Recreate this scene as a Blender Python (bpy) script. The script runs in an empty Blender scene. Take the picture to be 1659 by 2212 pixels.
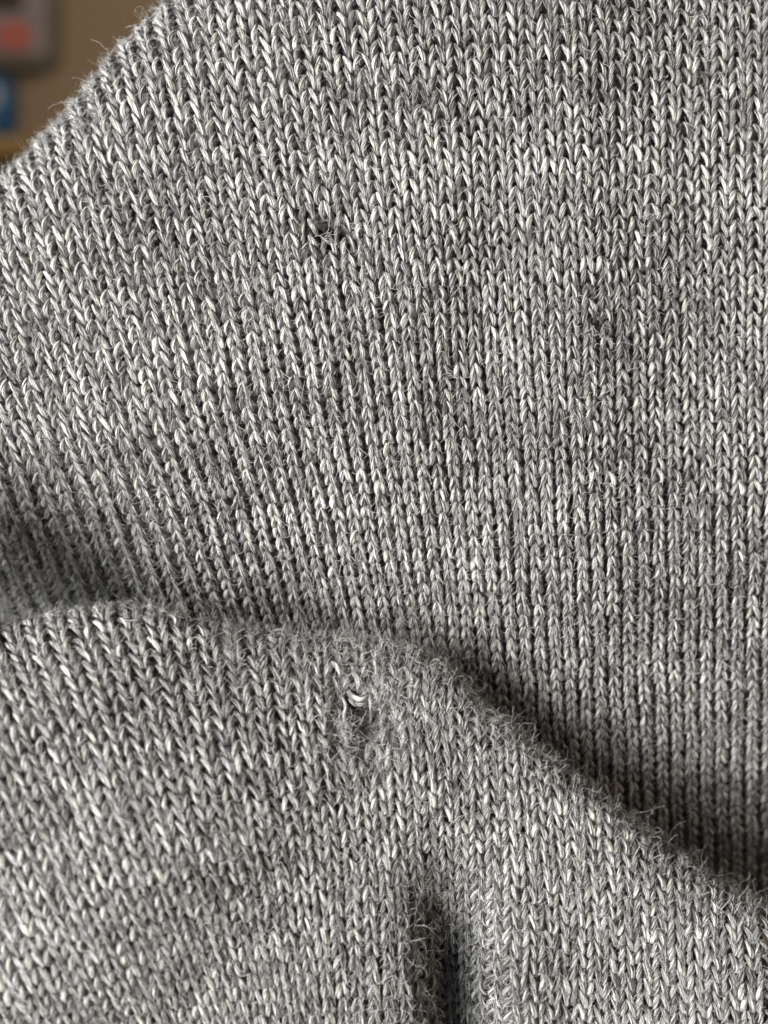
import bpy, math
import numpy as np

RNG = np.random.default_rng(11)

# ------------------------------------------------------------------ camera
FW, FD = 0.0745, 0.13            # width seen in the plane of focus, distance to it (metres)
K = FW / 1659.0                  # metres per layout unit in the plane of focus
CX, CY = 829.5, 1106.0
sc = bpy.context.scene
cam = bpy.data.cameras.new("camera")
co = bpy.data.objects.new("camera", cam)
sc.collection.objects.link(co)
co.location = (0, -FD, 0)
co.rotation_euler = (math.radians(90), 0, 0)
cam.sensor_fit = 'HORIZONTAL'
cam.sensor_width = 24
cam.lens = 24 * FD / FW
cam.clip_start = 0.005
cam.clip_end = 20
cam.dof.use_dof = True
cam.dof.focus_distance = FD + 0.0005
cam.dof.aperture_fstop = cam.lens / 2.3
sc.camera = co

# ------------------------------------------------------------------ light
world = bpy.data.worlds.new("World")
sc.world = world
world.use_nodes = True
bg = world.node_tree.nodes["Background"]
bg.inputs[0].default_value = (0.86, 0.93, 1.0, 1)
bg.inputs[1].default_value = 0.085


def area(name, loc, target, size, power, col):
    l = bpy.data.lights.new(name, 'AREA')
    l.shape = 'RECTANGLE'
    l.size, l.size_y = size
    l.energy = power
    l.color = col
    o = bpy.data.objects.new(name, l)
    sc.collection.objects.link(o)
    o.location = loc
    from mathutils import Vector
    o.rotation_euler = (Vector(target) - Vector(loc)).to_track_quat('-Z', 'Y').to_euler()
    return o


area("window_light", (-0.33, -0.35, 0.0), (0.0, 0, -0.01), (0.26, 0.26), 9.8, (0.975, 0.99, 1.0))
area("room_light", (0.95, -0.8, 0.3), (0.02, 0.0, 0), (0.7, 0.7), 5, (1.0, 0.82, 0.64))
area("wall_fill_light", (0.8, 0.7, 1.3), (-0.3, 1.9, 0.2), (0.5, 0.5), 17, (1.0, 0.86, 0.70))  # added fill that brightens the far wall; no such lamp is seen

sc.view_settings.view_transform = 'Standard'
sc.view_settings.look = 'None'
sc.view_settings.gamma = 1
sc.view_settings.exposure = 0.0
sc.cycles.max_bounces = 6
sc.cycles.diffuse_bounces = 4
sc.cycles.use_denoising = True


# ------------------------------------------------------------------ helpers
def unproject(x, y, d):
    """layout position (x right, y down) at depth d metres behind the plane of focus"""
    s = (FD + d) / FD
    return np.stack([(x - CX) * K * s, d + 0 * x, -(y - CY) * K * s], -1)


def curve(pts, sm=40.0):
    xs = np.arange(-1400, 2800, 5.0)
    p = np.array(pts, float)
    ys = np.interp(xs, p[:, 0], p[:, 1])
    # continue the end slopes
    m0 = (p[1, 1] - p[0, 1]) / (p[1, 0] - p[0, 0])
    m1 = (p[-1, 1] - p[-2, 1]) / (p[-1, 0] - p[-2, 0])
    ys = np.where(xs < p[0, 0], p[0, 1] + m0 * 0.4 * (xs - p[0, 0]), ys)
    ys = np.where(xs > p[-1, 0], p[-1, 1] + m1 * 0.4 * (xs - p[-1, 0]), ys)
    if sm:
        n = int(3 * sm / 5)
        k = np.exp(-0.5 * (np.arange(-n, n + 1) * 5 / sm) ** 2)
        k /= k.sum()
        ys = np.convolve(np.pad(ys, n, mode='edge'), k, 'valid')
    return lambda x: np.interp(x, xs, ys)


def sstep(a, b, x):
    t = np.clip((x - a) / (b - a), 0, 1)
    return t * t * (3 - 2 * t)


def noise2(x, y, seed, scale):
    """smooth value noise in [-1,1]"""
    r = np.random.default_rng(seed)
    T = r.uniform(-1, 1, (64, 64))
    x = np.asarray(x) / scale + 200.3
    y = np.asarray(y) / scale + 200.7
    i, j = np.floor(x).astype(int), np.floor(y).astype(int)
    fx, fy = x - i, y - j
    fx, fy = fx * fx * (3 - 2 * fx), fy * fy * (3 - 2 * fy)
    g = lambda a, b: T[a % 64, b % 64]
    return (g(i, j) * (1 - fx) + g(i + 1, j) * fx) * (1 - fy) + (g(i, j + 1) * (1 - fx) + g(i + 1, j + 1) * fx) * fy


def nrm(v):
    return v / np.maximum(np.linalg.norm(v, axis=-1, keepdims=True), 1e-12)


def mesh_object(name, V, F, mat, parent=None, smooth=True, attrs=None):
    me = bpy.data.meshes.new(name)
    V = np.asarray(V, np.float32)
    F = np.asarray(F, np.int32)
    me.vertices.add(len(V))
    me.vertices.foreach_set("co", V.ravel())
    nf, k = F.shape
    me.loops.add(nf * k)
    me.loops.foreach_set("vertex_index", F.ravel())
    me.polygons.add(nf)
    me.polygons.foreach_set("loop_start", np.arange(0, nf * k, k, dtype=np.int32))
    if smooth:
        me.polygons.foreach_set("use_smooth", np.ones(nf, bool))
    for an, arr in (attrs or {}).items():
        arr = np.asarray(arr, np.float32)
        if arr.ndim == 1:
            a = me.attributes.new(an, 'FLOAT', 'POINT')
            a.data.foreach_set("value", arr)
        else:
            a = me.attributes.new(an, 'FLOAT_VECTOR', 'POINT')
            a.data.foreach_set("vector", arr.ravel())
    me.update(calc_edges=True)
    me.materials.append(mat)
    o = bpy.data.objects.new(name, me)
    sc.collection.objects.link(o)
    if parent is not None:
        o.parent = parent
    return o


def hair_object(name, P, R, mat, parent):
    """P: (n, k, 3) fibres, R: (n, k) radii"""
    n, k, _ = P.shape
    hc = bpy.data.hair_curves.new(name)
    hc.add_curves([k] * n)
    hc.attributes['position'].data.foreach_set('vector', P.astype(np.float32).ravel())
    if 'radius' not in hc.attributes:
        hc.attributes.new('radius', 'FLOAT', 'POINT')
    hc.attributes['radius'].data.foreach_set('value', R.astype(np.float32).ravel())
    hc.materials.append(mat)
    o = bpy.data.objects.new(name, hc)
    sc.collection.objects.link(o)
    o.parent = parent
    o["kind"] = "stuff"
    return o


# ------------------------------------------------------------------ materials
class NT:
    def __init__(self, name):
        self.m = bpy.data.materials.new(name)
        self.m.use_nodes = True
        self.t = self.m.node_tree
        self.b = self.t.nodes["Principled BSDF"]

    def n(self, kind, **kw):
        nd = self.t.nodes.new(kind)
        for k, v in kw.items():
            setattr(nd, k, v)
        return nd

    def l(self, a, b):
        self.t.links.new(a, b)


def ramp(nt, stops):
    r = nt.n('ShaderNodeValToRGB')
    while len(r.color_ramp.elements) < len(stops):
        r.color_ramp.elements.new(0.5)
    for e, (p, c) in zip(r.color_ramp.elements, stops):
        e.position = p
        e.color = (*c, 1)
    return r


WOOL = [(0.0, (0.014, 0.0135, 0.013)), (0.26, (0.055, 0.0525, 0.050)), (0.48, (0.182, 0.173, 0.163)),
        (0.74, (0.39, 0.376, 0.352)), (1.0, (0.60, 0.585, 0.55))]


def wool_yarn():
    t = NT("heather_wool_yarn")
    av = t.n('ShaderNodeAttribute', attribute_name='strand')     # position in the twisted strand
    at = t.n('ShaderNodeAttribute', attribute_name='tone')
    n1 = t.n('ShaderNodeTexNoise')
    n1.inputs['Scale'].default_value = 0.85
    n1.inputs['Detail'].default_value = 3
    n1.inputs['Roughness'].default_value = 0.65
    t.l(av.outputs['Vector'], n1.inputs['Vector'])
    mr = t.n('ShaderNodeMapRange')
    mr.inputs['From Min'].default_value = 0.32
    mr.inputs['From Max'].default_value = 0.68
    mr.inputs['To Min'].default_value = -0.62
    mr.inputs['To Max'].default_value = 0.62
    t.l(n1.outputs['Fac'], mr.inputs['Value'])
    ad = t.n('ShaderNodeMath', operation='ADD')
    t.l(at.outputs['Fac'], ad.inputs[0])
    t.l(mr.outputs['Result'], ad.inputs[1])
    r = ramp(t, WOOL)
    t.l(ad.outputs[0], r.inputs['Fac'])
    # slight warm / violet drift between strands
    n2 = t.n('ShaderNodeTexNoise')
    n2.inputs['Scale'].default_value = 0.6
    t.l(av.outputs['Vector'], n2.inputs['Vector'])
    r2 = ramp(t, [(0.36, (1.0, 0.95, 1.04)), (0.5, (1, 1, 1)), (0.64, (1.03, 1.0, 0.88))])
    t.l(n2.outputs['Fac'], r2.inputs['Fac'])
    mx = t.n('ShaderNodeMixRGB', blend_type='MULTIPLY')
    mx.inputs['Fac'].default_value = 1
    t.l(r.outputs['Color'], mx.inputs['Color1'])
    t.l(r2.outputs['Color'], mx.inputs['Color2'])
    t.l(mx.outputs['Color'], t.b.inputs['Base Color'])
    bp = t.n('ShaderNodeBump')
    bp.inputs['Strength'].default_value = 0.9
    bp.inputs['Distance'].default_value = 0.00012
    t.l(n1.outputs['Fac'], bp.inputs['Height'])
    t.l(bp.outputs['Normal'], t.b.inputs['Normal'])
    t.b.inputs['Roughness'].default_value = 0.62
    t.b.inputs['Specular IOR Level'].default_value = 0.35
    t.b.inputs['Sheen Weight'].default_value = 0.12
    return t.m


def wool_back():
    t = NT("wool_ground")
    tc = t.n('ShaderNodeTexCoord')
    n1 = t.n('ShaderNodeTexNoise')
    n1.inputs['Scale'].default_value = 2600
    n1.inputs['Detail'].default_value = 3
    t.l(tc.outputs['Object'], n1.inputs['Vector'])
    r = ramp(t, [(0.3, (0.03, 0.028, 0.027)), (0.5, (0.09, 0.085, 0.08)), (0.7, (0.26, 0.245, 0.225))])
    t.l(n1.outputs['Fac'], r.inputs['Fac'])
    t.l(r.outputs['Color'], t.b.inputs['Base Color'])
    bp = t.n('ShaderNodeBump')
    bp.inputs['Distance'].default_value = 0.0003
    t.l(n1.outputs['Fac'], bp.inputs['Height'])
    t.l(bp.outputs['Normal'], t.b.inputs['Normal'])
    t.b.inputs['Roughness'].default_value = 0.9
    return t.m


def wool_fibre(name, lo, hi):
    t = NT(name)
    hi_ = t.n('ShaderNodeHairInfo')
    mid = tuple(0.25 * a + 0.2 * b for a, b in zip(lo, hi))
    r = ramp(t, [(0.0, lo), (0.42, mid), (0.62, tuple(0.72 * c for c in hi)), (1.0, hi)])
    t.l(hi_.outputs['Random'], r.inputs['Fac'])
    t.l(r.outputs['Color'], t.b.inputs['Base Color'])
    t.b.inputs['Roughness'].default_value = 0.5
    return t.m


def plain(name, col, rough=0.8, var=0.15, scale=6):
    t = NT(name)
    tc = t.n('ShaderNodeTexCoord')
    n1 = t.n('ShaderNodeTexNoise')
    n1.inputs['Scale'].default_value = scale
    n1.inputs['Detail'].default_value = 4
    t.l(tc.outputs['Object'], n1.inputs['Vector'])
    a = tuple(c * (1 - var) for c in col)
    b = tuple(min(1, c * (1 + var)) for c in col)
    r = ramp(t, [(0.3, a), (0.7, b)])
    t.l(n1.outputs['Fac'], r.inputs['Fac'])
    t.l(r.outputs['Color'], t.b.inputs['Base Color'])
    t.b.inputs['Roughness'].default_value = rough
    return t.m


M_YARN = wool_yarn()
M_BACK = wool_back()
M_FIB = wool_fibre("wool_fibre", (0.022, 0.021, 0.020), (0.60, 0.585, 0.55))

# ------------------------------------------------------------------ background: wall, picture, ledge, cup
BD = 1.9                              # metres behind the sweater


def bgp(x, y, d=BD):
    return unproject(np.array(float(x)), np.array(float(y)), d)


def box(name, x0, x1, y0, y1, d0, d1, mat, parent=None, ref=BD):
    """a true box: its face outlined by layout corners taken at depth ref, from depth d0 to d1"""
    p, q = bgp(x0, y0, ref), bgp(x1, y1, ref)
    V = [(a, d, c) for d in (d0, d1) for a, c in ((p[0], p[2]), (q[0], p[2]), (q[0], q[2]), (p[0], q[2]))]
    F = [(0, 3, 2, 1), (4, 5, 6, 7), (0, 1, 5, 4), (1, 2, 6, 5), (2, 3, 7, 6), (3, 0, 4, 7)]
    o = mesh_object(name, V, F, mat, parent, smooth=False)
    return o


def rounded_slab(name, x0, x1, y0, y1, rad, d0, d1, mat, parent=None, ref=BD):
    p, q = bgp(x0, y0, ref), bgp(x1, y1, ref)
    ra = rad * K * (FD + ref) / FD
    pts = []
    for cx, cz, a0 in ((q[0] - ra, p[2] - ra, 90), (p[0] + ra, p[2] - ra, 180), (p[0] + ra, q[2] + ra, 270), (q[0] - ra, q[2] + ra, 0)):
        seq = range(0, 91, 15)
        for a in seq:
            t = math.radians(a0 - 90 + a) if a0 == 90 else math.radians(a0 - 90 + a)
            pts.append((cx + ra * math.cos(t), cz + ra * math.sin(t)))
    n = len(pts)
    V = [(x, d0, z) for x, z in pts] + [(x, d1, z) for x, z in pts]
    me = bpy.data.meshes.new(name)
    F = [tuple(range(n)), tuple(range(2 * n - 1, n - 1, -1))] + [(i, i + n, (i + 1) % n + n, (i + 1) % n) for i in range(n)]
    me.from_pydata(V, [], F)
    me.materials.append(mat)
    o = bpy.data.objects.new(name, me)
    sc.collection.objects.link(o)
    o.parent = parent
    return o


wall = mesh_object("wall", [(-2.2, BD, -1.6), (2.2, BD, -1.6), (2.2, BD, 1.6), (-2.2, BD, 1.6)], [(0, 1, 2, 3)],
                   plain("tan_wall_paint", (0.235, 0.165, 0.098), 0.9, 0.06, 2), smooth=False)
wall["kind"] = "structure"

pic = bpy.data.objects.new("wall_picture", None)
sc.collection.objects.link(pic)
pic["label"] = "blurred brown-framed picture with mauve ground and red patch on tan wall"
pic["category"] = "picture"
rounded_slab("frame", -260, 138, -330, 158, 34, BD - 0.030, BD + 0.002, plain("brown_frame", (0.115, 0.088, 0.058), 0.7), pic)
rounded_slab("mount", -232, 112, -300, 131, 20, BD - 0.033, BD - 0.029, plain("mauve_mount", (0.235, 0.185, 0.175), 0.8), pic)
rounded_slab("red_patch", 8, 80, 64, 124, 24, BD - 0.0355, BD - 0.0325, plain("red_print", (0.40, 0.10, 0.075), 0.8), pic)
rounded_slab("dark_patch", -205, 62, -272, 42, 14, BD - 0.0350, BD - 0.0325, plain("dark_print", (0.045, 0.032, 0.020), 0.8), pic)

ledge = bpy.data.objects.new("wooden_ledge", None)
sc.collection.objects.link(ledge)
ledge["label"] = "ochre wooden ledge on tan wall under the blue cup"
ledge["category"] = "shelf"
M_OCHRE = plain("ochre_wood", (0.30, 0.185, 0.055), 0.6, 0.2, 9)
box("board", -330, 84, 338, 362, BD - 0.11, BD + 0.002, M_OCHRE, ledge)
box("bracket", -120, -90, 361, 450, BD - 0.08, BD + 0.002, M_OCHRE, ledge)

# blue cup, standing on the ledge
cx_, _, top_ = bgp(0, 338)
prof = [(0.001, 0.0), (0.024, 0.0), (0.029, 0.004), (0.036, 0.02), (0.041, 0.045), (0.042, 0.065), (0.039, 0.085), (0.037, 0.098),
        (0.0345, 0.098), (0.0365, 0.085), (0.039, 0.063), (0.035, 0.02), (0.001, 0.01)]
NS = 32
V, F = [], []
for r_, z_ in prof:
    for i in range(NS):
        a = 2 * math.pi * i / NS
        V.append((r_ * math.cos(a), r_ * math.sin(a), z_))
for k in range(len(prof) - 1):
    for i in range(NS):
        F.append((k * NS + i, k * NS + (i + 1) % NS, (k + 1) * NS + (i + 1) % NS, (k + 1) * NS + i))
cup = bpy.data.objects.new("blue_cup", None)
sc.collection.objects.link(cup)
cup.location = (cx_, BD - 0.055, top_ - 0.0005)
cup["label"] = "blurred deep blue rounded cup standing on ochre ledge"
cup["category"] = "cup"
M_BLUE = plain("blue_glaze", (0.006, 0.055, 0.125), 0.35, 0.1, 20)
mesh_object("body", V, F, M_BLUE, cup)
hv, hf = [], []
for i in range(13):
    a = math.radians(-80 + 160 * i / 12)
    c = np.array([-0.036 - 0.026 * math.cos(a), 0, 0.055 + 0.028 * math.sin(a)])
    e = np.array([-math.cos(a), 0, math.sin(a)])
    for j in range(8):
        b = 2 * math.pi * j / 8
        hv.append(c + 0.0045 * (math.cos(b) * e + math.sin(b) * np.array([0, 1, 0])))
for i in range(12):
    for j in range(8):
        hf.append((i * 8 + j, i * 8 + (j + 1) % 8, (i + 1) * 8 + (j + 1) % 8, (i + 1) * 8 + j))
mesh_object("handle", hv, hf, M_BLUE, cup)

# ------------------------------------------------------------------ the sweater's cloth: two surfaces
MM = 0.001
Q = K                                   # one layout unit in metres (plane of focus)
COURSE = 27.3 * Q                       # height of one row of stitches
WALE = 35.5 * Q                         # width of one column of stitches

crest = curve([(-1000, 900), (-330, 1000), (-150, 1215), (-50, 1344), (0, 1362), (100, 1335), (230, 1318), (340, 1322), (430, 1348), (550, 1372), (700, 1386), (800, 1388),  # left of the frame the crest is raised, invented to shade the crease
               (900, 1412), (980, 1462), (1040, 1530), (1150, 1602), (1230, 1672), (1330, 1752), (1430, 1832), (1530, 1900),
               (1659, 1962), (1950, 2080)], 22)
edge = curve([(-400, 760), (-150, 545), (0, 398), (100, 298), (180, 216), (250, 128), (330, 45), (372, 0), (450, -95), (600, -240),
              (800, -330), (1200, -400), (2000, -430)], 26)


class Cloth:
    """cloth laid out in stitch units: u counts columns to the right, v counts rows downward"""

    def __init__(self, x0_pts, lean_up, lean_dn, y0, profile, row, u_rng, v_rng, l_rng, stretch, step=0.2):
        us = np.arange(u_rng[0], u_rng[1] + 1e-6, step)
        # x0(u): integrate the column spacing at the reference height
        xs = np.arange(-1400, 2800, 4.0)
        w = 0.925 * curve(x0_pts, 80)(xs)
        cu = np.concatenate([[0], np.cumsum(4.0 / w)[:-1]])
        cu -= np.interp(829.5, xs, cu)
        x0 = np.interp(us, cu, xs)
        ls = np.linspace(l_rng[0], l_rng[1], 1500)
        X = np.repeat(x0[:, None], len(ls), 1)
        for _ in range(8):
            Y, D = profile(X, ls[None, :])
            dy = Y - y0
            Xn = x0[:, None] + np.where(dy < 0, lean_up(x0)[:, None], lean_dn(x0)[:, None]) * dy
            X = 0.4 * X + 0.6 * Xn
        Y, D = profile(X, ls[None, :])
        P = unproject(X, Y, D)
        seg = np.linalg.norm(np.diff(P, axis=1), axis=-1)
        arc = np.concatenate([np.zeros((len(us), 1)), np.cumsum(seg / stretch(X, Y)[:, 1:], 1)], 1) / COURSE
        vs = np.arange(v_rng[0], v_rng[1] + 1e-6, step)
        G = np.zeros((len(us), len(vs), 3))
        for i in range(len(us)):
            j = np.argmax(Y[i] > row(X[i]))
            a = arc[i] - arc[i, j]
            for k in range(3):
                G[i, :, k] = np.interp(vs, a, P[i, :, k])
            # past either end keep going straight
            for side in (0, -1):
                bad = vs < a[0] if side == 0 else vs > a[-1]
                if bad.any():
                    t = P[i, 1] - P[i, 0] if side == 0 else P[i, -1] - P[i, -2]
                    t = t / np.linalg.norm(t) * COURSE
                    G[i, bad] = P[i, side] + (vs[bad] - a[side])[:, None] * t
        # smooth the small kinks between columns
        for _ in range(3):
            G[1:-1] = 0.25 * G[:-2] + 0.5 * G[1:-1] + 0.25 * G[2:]
        gu, gv = np.gradient(G, axis=0), np.gradient(G, axis=1)
        N = nrm(np.cross(gv, gu))
        # small unevenness of the cloth
        UU, VV = np.meshgrid(us, vs, indexing='ij')
        G = G + N * (0.16 * MM * noise2(UU, VV, 5, 4.0) + 0.22 * MM * noise2(UU, VV, 6, 9.0))[..., None]
        gu, gv = np.gradient(G, axis=0), np.gradient(G, axis=1)
        self.G, self.N = G, nrm(np.cross(gv, gu))
        self.us, self.vs, self.step = us, vs, step

    def at(self, u, v):
        fu = np.clip((u - self.us[0]) / self.step, 0, len(self.us) - 1.001)
        fv = np.clip((v - self.vs[0]) / self.step, 0, len(self.vs) - 1.001)
        i, j = fu.astype(int), fv.astype(int)
        a, b = (fu - i)[..., None], (fv - j)[..., None]
        f = lambda T: (T[i, j] * (1 - a) + T[i + 1, j] * a) * (1 - b) + (T[i, j + 1] * (1 - a) + T[i + 1, j + 1] * a) * b
        return f(self.G), nrm(f(self.N))


def project(P):
    s = FD / (FD + P[..., 1])
    return P[..., 0] / K * s + CX, -P[..., 2] / K * s + CY


# --- upper sheet: rolls over at the far edge, bulges at the left, runs back behind the fold
def prof_upper(X, l):
    R = 6.5 * MM
    ph = np.minimum(l * Q / R, math.pi / 2)
    yr = np.where(ph < math.pi / 2, R * (1 - np.cos(ph)), R + (l * Q - R * math.pi / 2)) / Q
    dr = R - R * np.sin(ph)
    Y = edge(X) + yr
    x, y = X, Y
    d = 0.6 * MM + 0 * x
    # the left part turns away towards the window
    d = d + 5.5 * MM * (np.clip((900 - x) / 900, 0, None) ** 1.4)
    # it rolls under towards the crease
    w = 1 - sstep(420, 1020, x)
    d = d + 8 * MM * w * (np.clip((y - 900 - 60 * sstep(0, 500, x)) / 400, 0, 1.4) ** 2)
    d = d + 4 * MM * (1 - sstep(60, 420, x)) * (np.clip((y - 1075) / 210, 0, 1.5) ** 2)
    # right part slopes back
    d = d + 17 * MM * (1 - w) * (np.clip((y - 1000) / 850, 0, None) ** 1.35)
    d = d + 7.0 * MM * (np.clip((x - 950) / 700, 0, None) ** 1.25)
    # soft waves
    d = d + 1.3 * MM * np.exp(-((x - 1035 + 0.10 * (y - 700)) / 95) ** 2) * sstep(150, 500, y)
    d = d - 1.2 * MM * np.exp(-((x - 1260) / 140) ** 2)
    d = d - 2.2 * MM * sstep(1500, 1800, x) * (1 - sstep(700, 1200, y))
    d = d + 1.0 * MM * np.sin((x * 0.4 + y) / 190.0) * sstep(100, 400, y)
    return Y, d + dr


def row_upper(x):
    return 900 - 0.55 * lean_int_u(x)


lean_up_u = curve([(-300, .25), (100, .25), (300, .235), (600, .17), (900, .10), (1200, .04), (1659, .0)], 60)
lean_dn_u = curve([(-300, .36), (100, .36), (300, .34), (500, .28), (700, .2), (900, .11), (1200, .04), (1659, -.01)], 60)
_xs = np.arange(-1400, 2800, 5.0)
_li = np.cumsum(lean_dn_u(_xs)) * 5.0
_li -= np.interp(1300, _xs, _li)
lean_int_u = lambda x: np.interp(x, _xs, _li)

upper = Cloth([(-200, 48), (150, 47), (300, 45), (600, 40.5), (900, 37), (1200, 37), (1659, 39)], lean_up_u, lean_dn_u, 900,
              prof_upper, row_upper, (-39, 30), (-53, 54), (-330, 2700),
              lambda x, y: 1 + 0.16 * (1 - sstep(200, 850, y)) + 0.14 * (1 - sstep(150, 600, x)) * (1 - sstep(850, 1150, y)))

# --- fold: rolls over its crest and comes forward to the lower left
phi1 = curve([(-200, 54), (100, 56), (400, 62), (700, 72), (1000, 80), (1659, 82)], 80)
dcr = curve([(-800, -9), (-500, -8), (-200, -5.5), (0, -5), (250, -4.5), (500, -2.2), (800, 1.0), (1100, 2.5), (1659, 4), (1900, 5)], 80)  # unseen far left pulled forward to help block light from the crease


def prof_fold(X, l):
    R = 4.6 * MM
    p1 = np.radians(phi1(X))
    ph = np.minimum(l * Q / R, p1)
    rest = np.maximum(l * Q - R * p1, 0)
    # below the crest the cloth keeps curving until it hangs a little past the vertical
    lim = 26 * MM
    k = (math.radians(97) - p1) / lim
    rc = np.minimum(rest, lim)
    p2 = p1 + k * rc
    yr = (R * (1 - np.cos(ph)) + (np.cos(p1) - np.cos(p2)) / k + (rest - rc) * np.sin(p2)) / Q
    d = dcr(X) * MM - R * np.sin(ph) - (np.sin(p2) - np.sin(p1)) / k - (rest - rc) * np.cos(p2)
    Y = crest(X) + yr
    x, y = X, Y
    front = sstep(20, 260, yr)
    # pleat: the cloth drops back to the right of x=890 and comes forward again after x=1010
    f = sstep(1740, 2140, y)
    wob = 12 * np.sin(y / 130.0)
    d = d + 7.0 * MM * f * (sstep(872, 968, x + wob) - 1.0 * sstep(1008, 1112, x + wob))
    d = d - 1.6 * MM * f * np.exp(-((x - 815) / 70) ** 2) - 1.3 * MM * f * np.exp(-((x - 1120) / 70) ** 2)
    # shallow waves on the left
    d = d + 0.8 * MM * front * np.sin((x * 0.75 + y * 0.9 - 1500) / 95.0) * (1 - sstep(500, 850, x))
    d = d + 1.3 * MM * front * np.sin((x * 0.5 - y * 0.9) / 120.0) * sstep(1100, 1400, x)
    return Y, d


lean_up_f = curve([(-300, .46), (100, .43), (300, .36), (500, .24), (700, .11), (900, .05), (1150, .06), (1400, .14), (1800, .2)], 60)
lean_dn_f = curve([(-300, .50), (100, .46), (300, .36), (500, .21), (650, .09), (900, .02), (1200, .02), (1659, .05)], 60)
_lf = np.cumsum(lean_dn_f(_xs)) * 5.0
_lf -= np.interp(1000, _xs, _lf)
row_fold = lambda x: 1960 - 0.6 * np.interp(x, _xs, _lf) + 110 * sstep(1000, 1700, x)

fold = Cloth([(-200, 48), (100, 47), (300, 45), (500, 42), (800, 38.5), (950, 36), (1100, 37), (1659, 40)], lean_up_f, lean_dn_f, 1900,
             prof_fold, row_fold, (-54, 30), (-40, 30), (-150, 1500), lambda x, y: 1.06 + 0 * x)

# holes eaten in the knit: (cloth, layout x, layout y, half width, half height, depth)
HOLES = {'u': [(713, 503, 36, 30, 5.5, 0.16)], 'f': [(774, 1576, 42, 76, 1.5, 0.5)]}


def hole_field(P, holes, grow=1.0, wob=True):
    x, y = project(P)
    m = np.full(x.shape, -9.0)
    for hx, hy, rx, ry, dp, _ in holes:
        r = np.sqrt(((x - hx - 0.12 * (y - hy)) / (rx * grow)) ** 2 + ((y - hy) / (ry * grow)) ** 2)
        if wob:
            r = r + 0.22 * noise2(x, y, 21, 14.0)
        m = np.maximum(m, 1 - r)
    return m                                    # >0 inside


# ------------------------------------------------------------------ stitches
NR, NSD = 9, 8                                  # rings along a leg, sides


def build_legs(cloth, U, Vv, side, key, fuzzy, openness):
    """one leg of every stitch: (n, NR, NSD, 3) points and the strand / tone attributes"""
    n = len(U)
    t = np.linspace(0, 1, NR)[None, :]
    j = lambda s: RNG.normal(0, s, (n, 1))
    op = openness[:, None]
    # a leg leaves the gap between the legs above it, swells, runs down and outward and dives behind the next row
    a_out = 0.335 + 0.115 * op + j(0.028)
    a_in = 0.035 + 0.045 * op + j(0.028)
    a = side * (a_out + (a_in - a_out) * t ** 0.9 + (0.03 + j(0.02)) * np.sin(np.pi * t) - 0.10 * (1 - t) ** 6)
    ln = 1.24 + j(0.08)
    b = 0.51 - ln * t + j(0.055)
    a = a + 0.06 * (b + 0.1)                    # the yarn's twist skews every stitch a little
    hgt = (-0.27 + 0.02 * op + (0.36 + j(0.03)) * np.sin(np.pi * t ** 0.72) ** 0.8 + 0.15 * t + j(0.025)) * WALE
    wj = noise2(U * 3.7, Vv, 31, 6.0)[:, None] * 0.06
    uu = U[:, None] + a + wj + 0.06 * noise2(U, Vv, 33, 2.2)[:, None]
    vv = Vv[:, None] + b + 0.14 * noise2(U, Vv, 34, 2.6)[:, None]
    C, N = cloth.at(uu, vv)
    if fuzzy is not None:                        # frayed stitches round a hole sag and splay
        hgt = hgt - fuzzy[:, None] * RNG.uniform(0, 0.5, (n, 1)) * WALE
        C = C + fuzzy[:, None, None] * RNG.normal(0, 0.09, (n, 1, 3)) * WALE
    C = C + N * hgt[..., None]
    T = nrm(np.gradient(C, axis=1))
    E1 = nrm(np.cross(T, N))
    E2 = np.cross(E1, T)
    rad = (0.172 + 0.016 * op + j(0.017)) * (0.50 + 0.50 * np.sin(np.pi * np.clip(t * 0.97 + 0.02, 0, 1) ** 0.85) ** 0.8) * WALE
    th = np.linspace(0, 2 * np.pi, NSD, endpoint=False)
    cs, sn = np.cos(th), np.sin(th)
    lump = 1 + 0.05 * RNG.normal(0, 1, (n, NR, NSD)) * np.sin(np.pi * t)[..., None]
    Pv = C[:, :, None, :] + (rad[..., None] * lump)[..., None] * (
        cs[None, None, :, None] * E1[:, :, None, :] * 1.0 + sn[None, None, :, None] * E2[:, :, None, :] * 0.92)
    tw = th[None, None, :] + 1.9 * t[..., None] + RNG.uniform(0, 6.28, (n, 1, 1))
    idv = RNG.uniform(0, 400, (n, 1, 1))
    st = np.stack([2.5 * np.cos(tw), 2.5 * np.sin(tw), 0.9 * t[..., None] + idv + 0 * tw], -1)
    # heather: tone drifts along the yarn (across the row) and jumps between rows
    row = np.round(Vv)
    tone = 0.42 + 0.09 * noise2(U + 0.25 * side, row * 7.3, 40 + key, 1.6) + 0.08 * noise2(U, Vv, 50 + key, 5.0) \
        + RNG.normal(0, 0.045, n)
    tone = np.repeat(tone[:, None], NR * NSD, 1)
    return Pv.reshape(n, NR * NSD, 3), st.reshape(n, NR * NSD, 3), tone, C, N, T, rad


def tube_faces():
    F = []
    for r in range(NR - 1):
        for s in range(NSD):
            F.append((r * NSD + s, r * NSD + (s + 1) % NSD, (r + 1) * NSD + (s + 1) % NSD, (r + 1) * NSD + s))
    return np.array(F, np.int32)


TF = tube_faces()


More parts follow.
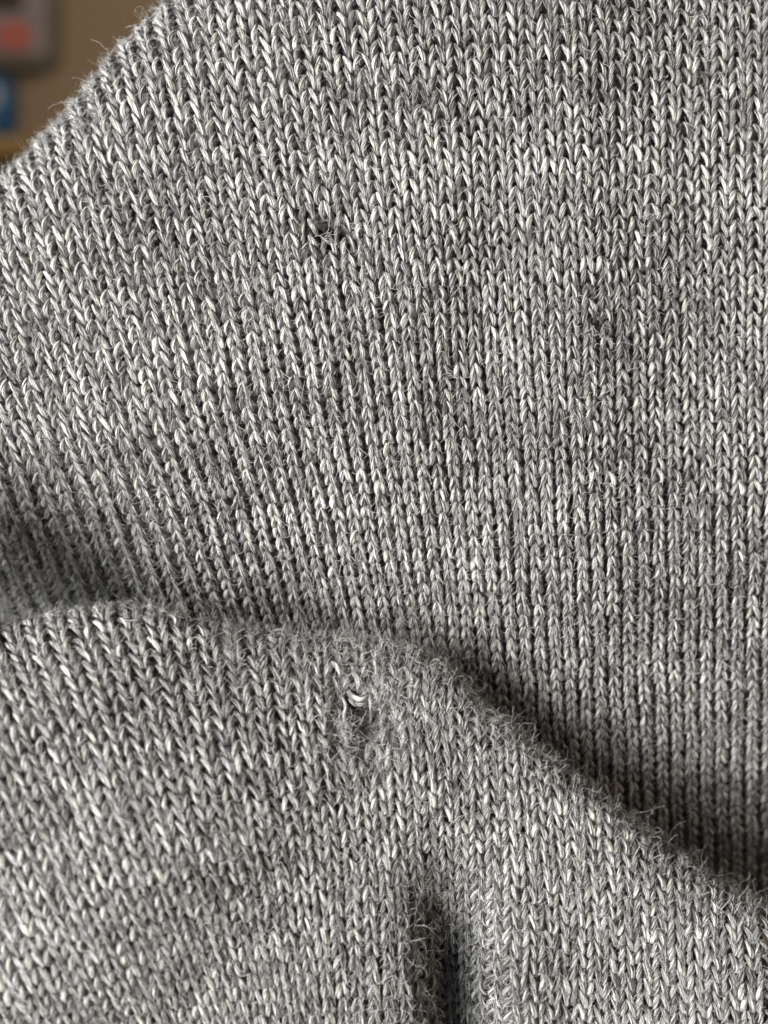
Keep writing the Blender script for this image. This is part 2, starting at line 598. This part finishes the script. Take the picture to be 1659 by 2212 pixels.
def knit(cloth, holes, key, keep, openness):
    iu = np.arange(math.ceil(cloth.us[0]) + 1, math.floor(cloth.us[-1]) - 1)
    iv = np.arange(math.ceil(cloth.vs[0]) + 2, math.floor(cloth.vs[-1]) - 2)
    U, Vv = [g.ravel().astype(float) for g in np.meshgrid(iu, iv, indexing='ij')]
    C, N = cloth.at(U, Vv)
    x, y = project(C)
    ok = keep(x, y, C, N)
    h = hole_field(C, holes)
    ok &= h < 0.02
    U, Vv, C, N, x, y = U[ok], Vv[ok], C[ok], N[ok], x[ok], y[ok]
    fz = np.clip(1 + hole_field(C, holes, 1.45, False) * 2.2, 0, 1)
    op = openness(x, y)
    L = build_legs(cloth, U, Vv, -1, key, fz, op)
    Rr = build_legs(cloth, U, Vv, 1, key, fz, op)
    # how large each stitch shows in the picture
    view = nrm(np.array([0, -FD, 0]) - C)
    facing = np.clip((N * view).sum(-1), 0, 1)
    area_ = facing * (FD / (FD + C[:, 1])) ** 2 * ((x > 15) & (x < 1640) & (y > 20) & (y < 2190))
    return dict(U=U, V=Vv, C=C, N=N, x=x, y=y, L=L, R=Rr, area=area_, fz=fz)


def keep_upper(x, y, C, N):
    return (x > -560) & (x < 1830) & (y > -190) & (y < crest(x) + 300) & (C[:, 1] < 0.06) & (N[:, 1] < 0.55)


def keep_fold(x, y, C, N):
    return (x > -1000) & (x < 1850) & (y < 2380) & (N[:, 1] < 0.5)  # reaches far out of view so the raised crest shades the crease


# where the knit is stretched flat the two legs of a column spread; elsewhere the columns close up into ribs
open_u = lambda x, y: np.clip(0.35 - 0.3 * sstep(550, 800, y) * sstep(200, 450, x) * (1 - sstep(850, 1100, x)) + 0.65 * (1 - sstep(250, 800, y)) + 0.5 * (1 - sstep(150, 600, x)) * (1 - sstep(800, 1100, y))
                              + 0.35 * sstep(1250, 1600, x) * (1 - sstep(900, 1300, y)) - 0.35 * sstep(900, 1200, y), 0, 1)
open_f = lambda x, y: np.clip(1.0 - 0.75 * sstep(1750, 2050, y) * np.exp(-((x - 820) / 230) ** 2), 0, 1)
KU = knit(upper, HOLES['u'], 1, keep_upper, open_u)
KF = knit(fold, HOLES['f'], 2, keep_fold, open_f)

# ------------------------------------------------------------------ the sweater object
sweater = bpy.data.objects.new("knit_sweater", None)
sc.collection.objects.link(sweater)
BASE = np.array([0.0, 0.0, -0.062])
sweater.location = BASE
sweater["label"] = "grey heather knitted wool sweater with two frayed moth holes, folded over itself"
sweater["category"] = "sweater"


def ground(cloth, name, holes, keep, label):
    st = 1
    us, vs = cloth.us[::st], cloth.vs[::st]
    UU, VV = np.meshgrid(us, vs, indexing='ij')
    P, N = cloth.at(UU, VV)
    h = np.clip(hole_field(P, holes, 1.15), 0, 1)
    dp = max(hh[4] for hh in holes) * MM
    # the purl loops give the back of the cloth its own relief
    rel = 0.04 * WALE * np.cos(2 * np.pi * VV) + 0.07 * WALE * np.cos(2 * np.pi * UU)
    P2 = P + N * (-0.48 * WALE + rel - dp * sstep(0, holes[0][5], h))[..., None]
    x, y = project(P)
    ok = keep(x.ravel(), y.ravel(), P.reshape(-1, 3), N.reshape(-1, 3)).reshape(x.shape)
    nu, nv = x.shape
    idx = np.arange(nu * nv).reshape(nu, nv)
    q = np.stack([idx[:-1, :-1], idx[:-1, 1:], idx[1:, 1:], idx[1:, :-1]], -1).reshape(-1, 4)
    m = (ok[:-1, :-1] & ok[1:, 1:]).ravel()
    q = q[m]
    used, inv = np.unique(q, return_inverse=True)
    o = mesh_object(name, P2.reshape(-1, 3)[used] - BASE, inv.reshape(-1, 4), M_BACK, sweater)
    o["label"] = label
    return o


def keep_wide(k):
    return k


g_up = ground(upper, "knit_panel", HOLES['u'], keep_upper, "flat panel of grey knit with a small hole, behind the fold")
g_fo = ground(fold, "knit_fold", HOLES['f'], keep_fold, "thick rolled fold of grey knit with a long frayed hole at its crest")

# the 300 stitches that show largest are parts of their own
allarea = np.concatenate([KU['area'], KF['area']])
top = np.argsort(-allarea)[:300]
nU = len(KU['U'])
selU = np.zeros(nU, bool)
selF = np.zeros(len(KF['U']), bool)
selU[top[top < nU]] = True
selF[top[top >= nU] - nU] = True


def emit(Kd, sel, parent):
    nv = NR * NSD
    F2 = np.concatenate([TF, TF + nv])
    for i in np.where(sel)[0]:
        Vx = np.concatenate([Kd['L'][0][i], Kd['R'][0][i]])
        org = Kd['C'][i]
        o = mesh_object("stitch", Vx - org, F2, M_YARN, parent, attrs={
            'strand': np.concatenate([Kd['L'][1][i], Kd['R'][1][i]]), 'tone': np.concatenate([Kd['L'][2][i], Kd['R'][2][i]])})
        o.location = org - BASE
    r = ~sel
    Vx = np.concatenate([Kd['L'][0][r], Kd['R'][0][r]])
    St = np.concatenate([Kd['L'][1][r], Kd['R'][1][r]]).reshape(-1, 3)
    To = np.concatenate([Kd['L'][2][r], Kd['R'][2][r]]).ravel()
    n = len(Vx)
    F = (TF[None] + (np.arange(n) * nv)[:, None, None]).reshape(-1, 4)
    o = mesh_object("knit_stitches", Vx.reshape(-1, 3) - BASE, F, M_YARN, parent, attrs={'strand': St, 'tone': To})
    o["kind"] = "stuff"
    return o


emit(KU, selU, g_up)
emit(KF, selF, g_fo)


# ------------------------------------------------------------------ wool fibres standing off the yarn
def fibres(Kd, n_short, n_long, parent, dens):
    """short fibres that leave the yarn along its twist, and long loose ones"""
    out = []
    Cs = np.concatenate([Kd['L'][3], Kd['R'][3]])
    Ns = np.concatenate([Kd['L'][4], Kd['R'][4]])
    Ts = np.concatenate([Kd['L'][5], Kd['R'][5]])
    Rs = np.concatenate([Kd['L'][6], Kd['R'][6]])
    x, y = np.concatenate([Kd['x']] * 2), np.concatenate([Kd['y']] * 2)
    w = dens(x, y, np.concatenate([Kd['N']] * 2), np.concatenate([Kd['fz']] * 2))
    w, wl = w[0] / w[0].sum(), w[1] / w[1].sum()
    for n, kk, lmin, lmax, curl, lift, r0 in ((int(n_short * 0.62), 6, 0.7, 1.7, 0.16, 0.10, 13e-6), (int(n_short * 0.38), 6, 0.5, 1.6, 0.34, 0.32, 10.5e-6), (n_long, 11, 1.4, 3.7, 0.42, 0.40, 10e-6)):
        i = RNG.choice(len(Cs), n, p=wl if kk > 8 else w)
        k = RNG.integers(1, NR - 1, n)
        C, N, T, R_ = Cs[i, k], Ns[i, k], Ts[i, k], Rs[i, k]
        th = RNG.normal(0, 0.8, n)
        E1 = nrm(np.cross(T, N))
        E2 = np.cross(E1, T)
        out_dir = np.cos(th)[:, None] * E2 + np.sin(th)[:, None] * E1
        p = C + out_dir * (R_ * 0.96)[:, None]
        sg = RNG.choice([-1, 1], n)[:, None]
        side = np.cross(T, out_dir)
        d = nrm(sg * T + side * sg * (0.35 + RNG.normal(0, 0.35, n))[:, None] + out_dir * (np.abs(RNG.normal(0.1, lift, n)))[:, None])
        L_ = RNG.gamma(2.2, 0.32, n)
        L_ = (lmin + (lmax - lmin) * np.clip(L_ / 1.6, 0, 1)) * MM
        ax = nrm(RNG.normal(0, 1, (n, 3)))
        pts = [p]
        bend = RNG.normal(0, curl, n)[:, None]
        for s in range(kk - 1):
            d = nrm(d + bend * np.cross(ax, d) + RNG.normal(0, curl * 0.45, (n, 3)) - 0.05 * N)
            ax = nrm(ax + RNG.normal(0, 0.35, (n, 3)))
            p = p + d * (L_ / (kk - 1))[:, None]
            pts.append(p)
        P = np.stack(pts, 1) - BASE
        taper = np.linspace(1, 0.55, kk)[None]
        out.append((P, r0 * taper * RNG.uniform(0.7, 1.35, (n, 1))))
    for P, r in out:
        hair_object("wool_fuzz", P, r, M_FIB, parent)


def dens_u(x, y, N, fz):
    rim = np.clip(1 + N[:, 1], 0, 1) ** 2                # where the cloth turns away
    low = (1 - sstep(0, 520, x)) * sstep(900, 1250, y)
    s = (0.8 + 2.5 * rim + 2.5 * low) * (1 - 0.7 * fz)
    return s, (0.7 + 6 * rim + 4 * low) * (1 - 0.7 * fz)


def dens_f(x, y, N, fz):
    rim = np.clip(1 + N[:, 1], 0, 1)
    band = np.exp(-((y - crest(x)) / 110) ** 2) * sstep(350, 700, x)
    s = 0.9 + 0.3 * rim + 0.6 * band * (1 - 0.6 * sstep(950, 1300, x)) + 1.5 * fz
    return s, 0.6 + 0.8 * rim + 4.5 * band * (1 - 0.75 * sstep(950, 1300, x)) + 3 * fz


fibres(KU, 110000, 9000, g_up, dens_u)
fibres(KF, 80000, 7000, g_fo, dens_f)


# ------------------------------------------------------------------ frayed yarn and matted wool in the holes
def tuft(cloth_key, cx, cy, rx, ry, n, lmin, lmax, parent, lift=0.3, sink=0.0, r0=9e-6):
    Kd = KU if cloth_key == 'u' else KF
    j = RNG.normal(0, 0.45, (n, 2))
    tx, ty = cx + j[:, 0] * rx, cy + j[:, 1] * ry
    dd = (Kd['x'][None, :] - tx[:, None]) ** 2 + (Kd['y'][None, :] - ty[:, None]) ** 2
    i = dd.argmin(1)
    C, N = Kd['C'][i], Kd['N'][i]
    X, Y = project(C)
    s = (FD + C[:, 1]) / FD * K
    p = C + np.stack([(tx - X) * s, 0 * s, -(ty - Y) * s], -1) + N * ((0.1 - sink) * MM)
    d = nrm(RNG.normal(0, 1, (n, 3)) + lift * N)
    kk = 9
    L_ = RNG.uniform(lmin, lmax, n) * MM
    ax = nrm(RNG.normal(0, 1, (n, 3)))
    pts = [p]
    for s_ in range(kk - 1):
        d = nrm(d + 0.55 * np.cross(ax, d) * RNG.normal(0.6, 0.4, (n, 1)) + RNG.normal(0, 0.16, (n, 3)))
        p = p + d * (L_ / (kk - 1))[:, None]
        pts.append(p)
    hair_object("frayed_fibres", np.stack(pts, 1) - BASE, r0 * RNG.uniform(0.7, 1.3, (n, kk)), M_FIB, parent)


tuft('u', 714, 506, 26, 20, 14, 0.8, 2.0, g_up, 0.2, 0.4, 13e-6)
tuft('u', 778, 486, 20, 18, 26, 0.8, 1.8, g_up, 0.5, 0.0, 12e-6)
tuft('f', 772, 1590, 26, 70, 150, 0.7, 1.8, g_fo, 0.1, 1.3, 12e-6)
tuft('f', 752, 1590, 22, 60, 90, 0.8, 2.0, g_fo, 0.4, 0.0, 12e-6)
tuft('f', 838, 1508, 40, 36, 200, 0.9, 2.2, g_fo, 0.7, -0.2, 13e-6)
tuft('f', 845, 1600, 40, 54, 80, 0.8, 2.0, g_fo, 0.6, -0.1, 12e-6)


def broken_yarn(Kd, pts, r, tone, parent):
    """a torn length of yarn through layout points (x, y, millimetres above the knit)"""
    pts = np.array(pts, float)
    i = ((Kd['x'][None] - pts[:, None, 0]) ** 2 + (Kd['y'][None] - pts[:, None, 1]) ** 2).argmin(1)
    d = Kd['C'][i, 1].mean() - pts[:, 2] * MM
    P = unproject(pts[:, 0], pts[:, 1], d)
    for _ in range(2):                                            # round the corners
        q = np.empty((2 * len(P), 3))
        q[0::2] = 0.75 * P + 0.25 * np.roll(P, -1, 0)
        q[1::2] = 0.25 * P + 0.75 * np.roll(P, -1, 0)
        P = np.concatenate([P[:1], q[:-2], P[-1:]])
    n = len(P)
    T = nrm(np.gradient(P, axis=0))
    E1 = nrm(np.cross(T, np.array([0.1, -1.0, 0.05])))
    E2 = np.cross(E1, T)
    t = np.linspace(0, 1, n)
    rad = r * MM * (0.35 + 0.65 * np.sin(np.pi * t) ** 0.5)
    th = np.linspace(0, 2 * np.pi, 8, endpoint=False)
    V = P[:, None] + rad[:, None, None] * (np.cos(th)[None, :, None] * E1[:, None] + np.sin(th)[None, :, None] * E2[:, None])
    tw = th[None] + 4 * t[:, None]
    st = np.stack([2.5 * np.cos(tw), 2.5 * np.sin(tw), 2 * t[:, None] + 0 * tw + RNG.uniform(0, 300)], -1)
    F = [(a * 8 + b, a * 8 + (b + 1) % 8, (a + 1) * 8 + (b + 1) % 8, (a + 1) * 8 + b) for a in range(n - 1) for b in range(8)]
    mesh_object("broken_yarn", V.reshape(-1, 3) - BASE, F, M_YARN, parent,
                attrs={'strand': st.reshape(-1, 3), 'tone': np.full(n * 8, tone)})


broken_yarn(KU, [(726, 478, -0.3), (727, 495, 0.1), (726, 512, 0.1), (728, 530, -0.2)], 0.22, 0.40, g_up)
broken_yarn(KU, [(690, 508, -0.5), (704, 520, -0.2), (722, 524, -0.3), (740, 520, -0.5)], 0.12, 0.40, g_up)
broken_yarn(KF, [(752, 1492, -0.4), (762, 1506, 0.1), (776, 1511, 0.3), (788, 1503, 0.1), (794, 1488, -0.5)], 0.30, 0.52, g_fo)
broken_yarn(KF, [(754, 1508, -0.5), (766, 1521, 0.0), (780, 1523, 0.1), (792, 1514, -0.4)], 0.24, 0.56, g_fo)
broken_yarn(KF, [(796, 1490, -0.3), (800, 1515, 0.0), (803, 1540, 0.0), (800, 1566, -0.5)], 0.17, 0.42, g_fo)
broken_yarn(KF, [(740, 1506, -0.3), (749, 1524, 0.1), (742, 1548, 0.05), (753, 1572, 0.1), (748, 1602, -0.4)], 0.19, 0.44, g_fo)
